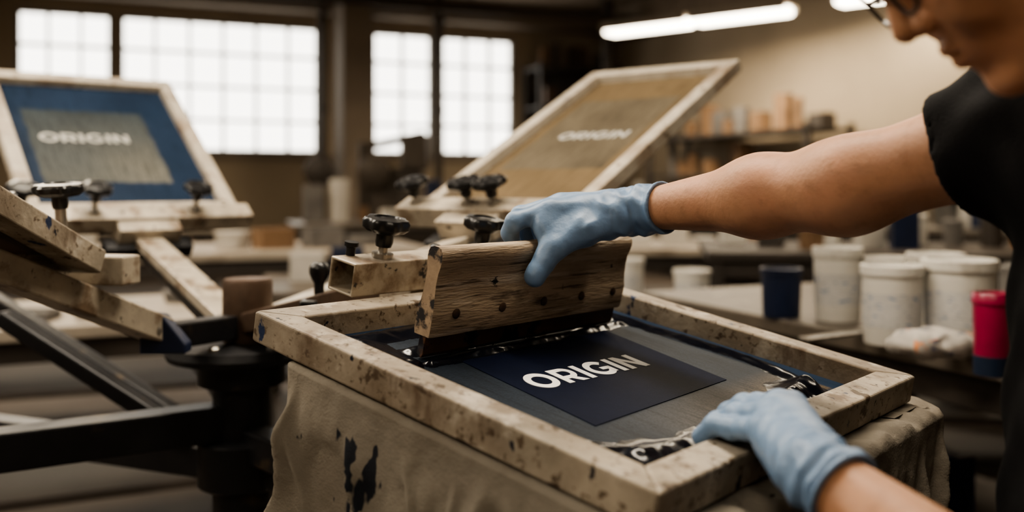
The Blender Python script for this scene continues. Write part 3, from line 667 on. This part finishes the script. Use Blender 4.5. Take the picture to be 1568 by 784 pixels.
def hair(p):
    q=ab(p); d=ell(q,(-.010,0,.046),(.104,.082,.090)); d=smin(d,ell(q,(.045,0,.070),(.045,.056,.036)),.02)
    st=.0022*np.sin(q[:,1]*420+4*np.sin(p[:,0]*60))*np.cos(p[:,0]*90)
    d=d+st
    d=smax(d,-(np.linalg.norm((q-np.array((.105,0,-.005),f32))*np.array((1,.85,.8),f32),axis=1)-.066),.006)
    d=smax(d,-(p[:,2]+.030+.25*(p[:,0]+.06)),.006)
    d=smax(d,-ell(q,(.010,.09,-.012),(.030,.025,.034)),.004)
    return d
P,Fc=snet(hair,(-.13,-.10,-.08),(.11,.10,.15),.0025); fast('hair',LM(P,HC,HR),Fc,m_hair,per,it=1)
b=MB()
def hp(x,y,z): return HC+HR@V3(x,y,z)
for s in (1,-1):
    pts=[]
    for i in range(20):
        a=2*math.pi*i/20; pts.append(hp(.103-.004*abs(math.cos(a)),s*(.033+.024*math.copysign(abs(math.cos(a))**.7,math.cos(a))),.007+.016*math.copysign(abs(math.sin(a))**.7,math.sin(a))))
    for i in range(20): b.cyl(pts[i],pts[(i+1)%20],.0016,n=8)
    b.cyl(hp(.099,s*.057,.012),hp(.060,s*.080,.012),.0018,n=8); b.cyl(hp(.060,s*.080,.012),hp(-.012,s*.086,.006),.0018,n=8)
b.cyl(hp(.104,.010,.010),hp(.104,-.010,.010),.0016,n=8)
b.make('spectacles',m_glass,per,smooth=True)
b=MB()
for s in (1,-1): b.cyl(hp(.089,s*.018,.031),hp(.082,s*.046,.033),.0035,.002,n=10)
b.make('eyebrows',m_hair,per,smooth=True)

# ------------------------------------------------------------------ background furniture
def bench(name,c,ang,w,dp,hz,top,leg,shelf=True,th=.04):
    R=np.array(Matrix.Rotation(ang,3,'Z')); c=V3(c[0],c[1],0); e=empty(name)
    b=MB(); b.box(c+EZ*(hz-th/2),(w,dp,th),R); b.make('table_top',top,e,bevel=.004)
    b=MB()
    for i in(-1,1):
        for j in(-1,1): b.box(c+R@V3(i*(w/2-.05),j*(dp/2-.05),(hz-th)/2),(.05,.05,hz-th),R)
    if shelf: b.box(c+EZ*.25,(w-.06,dp-.06,.03),R)
    b.box(c+EZ*(hz-th-.04)+R@V3(0,dp/2-.05,0),(w-.1,.03,.07),R); b.box(c+EZ*(hz-th-.04)-R@V3(0,dp/2-.05,0),(w-.1,.03,.07),R)
    b.make('underframe',leg,e,bevel=.003)
    return e,R,c
def clutter(name,c,R,w,dp,z,n,hmax=.25,seed=1,mats=None,par=None):
    rd=random.Random(seed); b=MB(); mats=mats or [m_card,m_card2,m_card3,m_dark,m_blue,m_tub]
    for i in range(n):
        x=-w/2+w*(i+.5)/n+rd.uniform(-.2,.2)*w/n; y=rd.uniform(-.35,.35)*dp; hh=rd.uniform(.25,1)*hmax; mi=rd.randrange(len(mats)); p=c+R@V3(x,y,z)
        if rd.random()<.5:
            ww=min(w/n*.8,rd.uniform(.12,.35)); a=np.array(Matrix.Rotation(rd.uniform(-.4,.4),3,'Z')); b.box(p+EZ*hh/2,(ww,ww*.8,hh),R@a,mi); b.box(p+EZ*(hh+.004),(ww*.98,ww*.1,.008),R@a,mi)
        else:
            r=min(w/n*.4,rd.uniform(.04,.1)); b.lathe([(r*.92,0),(r,hh*.85),(r*1.06,hh*.86),(r*1.06,hh*.97),(r*.9,hh)],p,(0,0,1),18,mi)
    b.make(name,mats,par,bevel=.003)
ang=math.atan2(-.9144,.4046)
e,Rb,cb=bench('ink_workbench',(1.42,2.25),ang,2.4,1.15,.90,m_bench,m_dark)
clutter('bench_supplies',V3(1.5,2.6,0),Rb,1.0,.5,.90,7,.16,3,par=e)
clutter('stacked_goods',V3(1.42,2.25,0),Rb,2.0,.7,.265,9,.4,5,par=e)
def tub(name,x,y,z,r,hh,mat,lab=None,lid=True,col2=None,band=None):
    e=empty(name); b=MB(); b.lathe([(r*.90,0),(r*.92,.004),(r*.985,hh*.86),(r*.985,hh*.90)],(x,y,z),(0,0,1),40); b.make('body',mat,e,smooth=True)
    b=MB(); b.lathe([(r*1.0,hh*.87),(r*1.05,hh*.875),(r*1.05,hh*.985),(r*1.0,hh),(r*.9,hh),(r*.88,hh-.006),(.001,hh-.006)],(x,y,z),(0,0,1),40); b.make('lid',col2 or mat,e,smooth=True)
    if lab: 
        b=MB(); b.lathe([(r*.940,hh*.22),(r*.972,hh*.70)],(x,y,z+.0),(0,0,1),40); b.make('label',lab,e,smooth=True)
    if band:
        b=MB(); b.lathe([(r*.96,.001),(r*.97,hh*.24)],(x,y,z),(0,0,1),40); b.make('base_band',band,e,smooth=True)
zt=.9005
tub('ink_tub',.832,2.47,zt,.060,.186,m_tub,m_label)
tub('ink_tub',.94,2.42,zt,.055,.165,m_tub,m_label)
tub('ink_tub',.825+.005,2.11,zt,.064,.172,m_tub,m_label)
tub('ink_tub',.972,2.10,zt,.075,.185,m_tub,m_label)
tub('ink_tub',1.03,2.35,zt,.065,.18,m_tub,m_label)
tub('ink_can',.705,2.53,zt,.052,.128,m_blue,None,col2=m_blue)
tub('ink_jar',.876,1.76,zt,.035,.150,m_mag,None,col2=m_mag,band=m_magd)
def rag(p):
    d=ell(p,(0,0,.028),(.085,.05,.03)); d=smin(d,ell(p,(.06,.02,.02),(.05,.04,.024)),.02)
    d=d+.006*np.sin(p[:,0]*90+3*np.sin(p[:,1]*60))*np.sin(p[:,1]*80+2*np.sin(p[:,2]*70)); return smax(d,.001-p[:,2],.002)
P,Fc=snet(rag,(-.12,-.09,-.01),(.14,.09,.08),.003); fast('crumpled_rag',P+V3(.835,1.93,zt),Fc,m_paperbag,None)
e=empty('ink_spatula'); b=MB(); b.beam((.64,2.12,zt+.006),(.80,2.22,zt+.006),.03,.008); b.beam((.80,2.22,zt+.008),(.90,2.28,zt+.010),.02,.016); b.make('blade',m_bolt,e,bevel=.002)
e,R,c=bench('work_table',(2.15,4.45),-.15,2.5,.9,.95,m_dark,m_dark); clutter('paint_supplies',c,R,2.3,.6,.95,16,.22,8,par=e); clutter('stored_boxes',c,R,2.2,.6,.265,8,.5,9,par=e)
e,R,c=bench('work_table',(1.10,5.6),.05,1.1,.9,.90,m_cream,m_dark); clutter('paper_goods',c,R,.9,.5,.90,5,.12,11,[m_card3,m_tub,m_card],par=e)
e,R,c=bench('low_table',(.50,3.62),.3,.70,.5,.80,m_bench,m_dark)
tub('ink_tub',.655,3.52,.8005,.065,.135,m_tub,m_label); tub('ink_tub',.43,3.6,.8005,.06,.17,m_tub,m_label)
e,R,c=bench('work_table',(3.0,6.6),-.7,2.2,.8,.95,m_bench,m_dark); clutter('bench_tools',c,R,2.0,.6,.95,14,.4,21,par=e)
e,R,c=bench('work_table',(-1.65,5.2),.35,2.3,.9,.90,m_cream,m_dark); clutter('paper_goods',c,R,1.9,.6,.90,8,.12,31,[m_card3,m_card,m_card2],par=e)
e,R,c=bench('work_table',(-1.75,3.3),.45,1.7,.8,.80,m_cream,m_dark); clutter('paper_goods',c,R,1.5,.6,.80,6,.09,32,[m_card3,m_card,m_card2],par=e)
e,R,c=bench('work_table',(-.45,4.3),.2,1.3,.8,.82,m_bench,m_dark); clutter('bench_tools',c,R,1.1,.6,.82,6,.14,33,par=e)
e,R,c=bench('work_table',(-3.6,7.6),.4,2.4,.9,.90,m_cream,m_dark); clutter('bench_tools',c,R,2.2,.6,.90,10,.3,34,par=e)
e,R,c=bench('work_table',(-.6,8.4),.3,2.6,.9,.92,m_bench,m_dark); clutter('bench_tools',c,R,2.4,.6,.92,12,.38,35,par=e)
e,R,c=bench('work_table',(1.9,8.6),-.3,2.0,.9,.92,m_bench,m_dark); clutter('bench_tools',c,R,1.8,.6,.92,9,.35,36,par=e)
e=empty('flash_dryer'); b=MB(); b.box((-1.15,9.6,.45),(.8,.6,.9)); b.box((-1.15,9.6,1.15),(.5,.4,.5)); b.box((-.95,9.5,1.55),(.25,.3,.35)); b.cyl((-1.45,9.5,.9),(-1.45,9.5,1.65),.06); b.cyl((-1.45,9.5,1.6),(-.85,9.4,1.72),.04); b.lathe([(.16,0),(.16,.04),(.05,.06)],(-1.32,9.25,1.35),(0,-1,0),24); b.make('dryer_body',m_pipe,e,bevel=.02)
e=empty('pedestal_fan'); b=MB(); b.cyl((-1.95,9.9,.03),(-1.95,9.9,1.25),.02); b.lathe([(.2,0),(.2,.03),(.05,.05)],(-1.95,9.9,0),(0,0,1),24); b.lathe([(.03,0),(.15,.02),(.16,.05),(.15,.08),(.05,.12)],(-1.95,9.85,1.36),(0,-1,0),24); b.make('fan_body',m_dark,e,smooth=True)
def rack(name,s0,s1,t0,t1,zs,mat,seed,hm=.3,n=6,mats=None):
    e=empty(name); b=MB()
    for s in (s0+.03,s1-.03):
        for t in (t0+.03,t1-.03): rbox(b,s-.03,s+.03,t-.03,t+.03,0,zs[-1]+.05)
    for z in zs: rbox(b,s0,s1,t0,t1,z-.04,z)
    if seed==50: rbox(b,s0,s1,t0,t0+.03,0,zs[-1])
    b.make('rack_frame',mat,e,bevel=.004)
    along=abs(s1-s0)>abs(t1-t0)
    for i,z in enumerate(zs):
        c=RP((s0+s1)/2,(t0+t1)/2,0); R=RM if along else np.column_stack([e2,e1,EZ])
        clutter('stored_boxes_%d'%(i+1),c,R,max(abs(s1-s0),abs(t1-t0))-.2,min(abs(s1-s0),abs(t1-t0))*.7,z,n,hm,seed+i,mats or [m_card,m_card2,m_card,m_dark],par=e)
rack('storage_rack',-1.55,-.15,.1,.7,[.3,1.0,1.7,2.4,3.0],m_dark,50,.5,5,[m_dark,m_card,m_rust])
rack('storage_shelf',-.75,-.08,2.4,5.6,[.3,.85,1.35,1.85],m_dark,60,.45,10)
rack('storage_shelf',-.75,-.08,6.2,9.2,[.3,.85,1.30],m_dark,70,.42,10)

# ------------------------------------------------------------------ world
w=bpy.data.worlds.new('world'); scene.world=w; w.use_nodes=True; bg=w.node_tree.nodes['Background']; bg.inputs[0].default_value=(.9,.85,.75,1); bg.inputs[1].default_value=.3
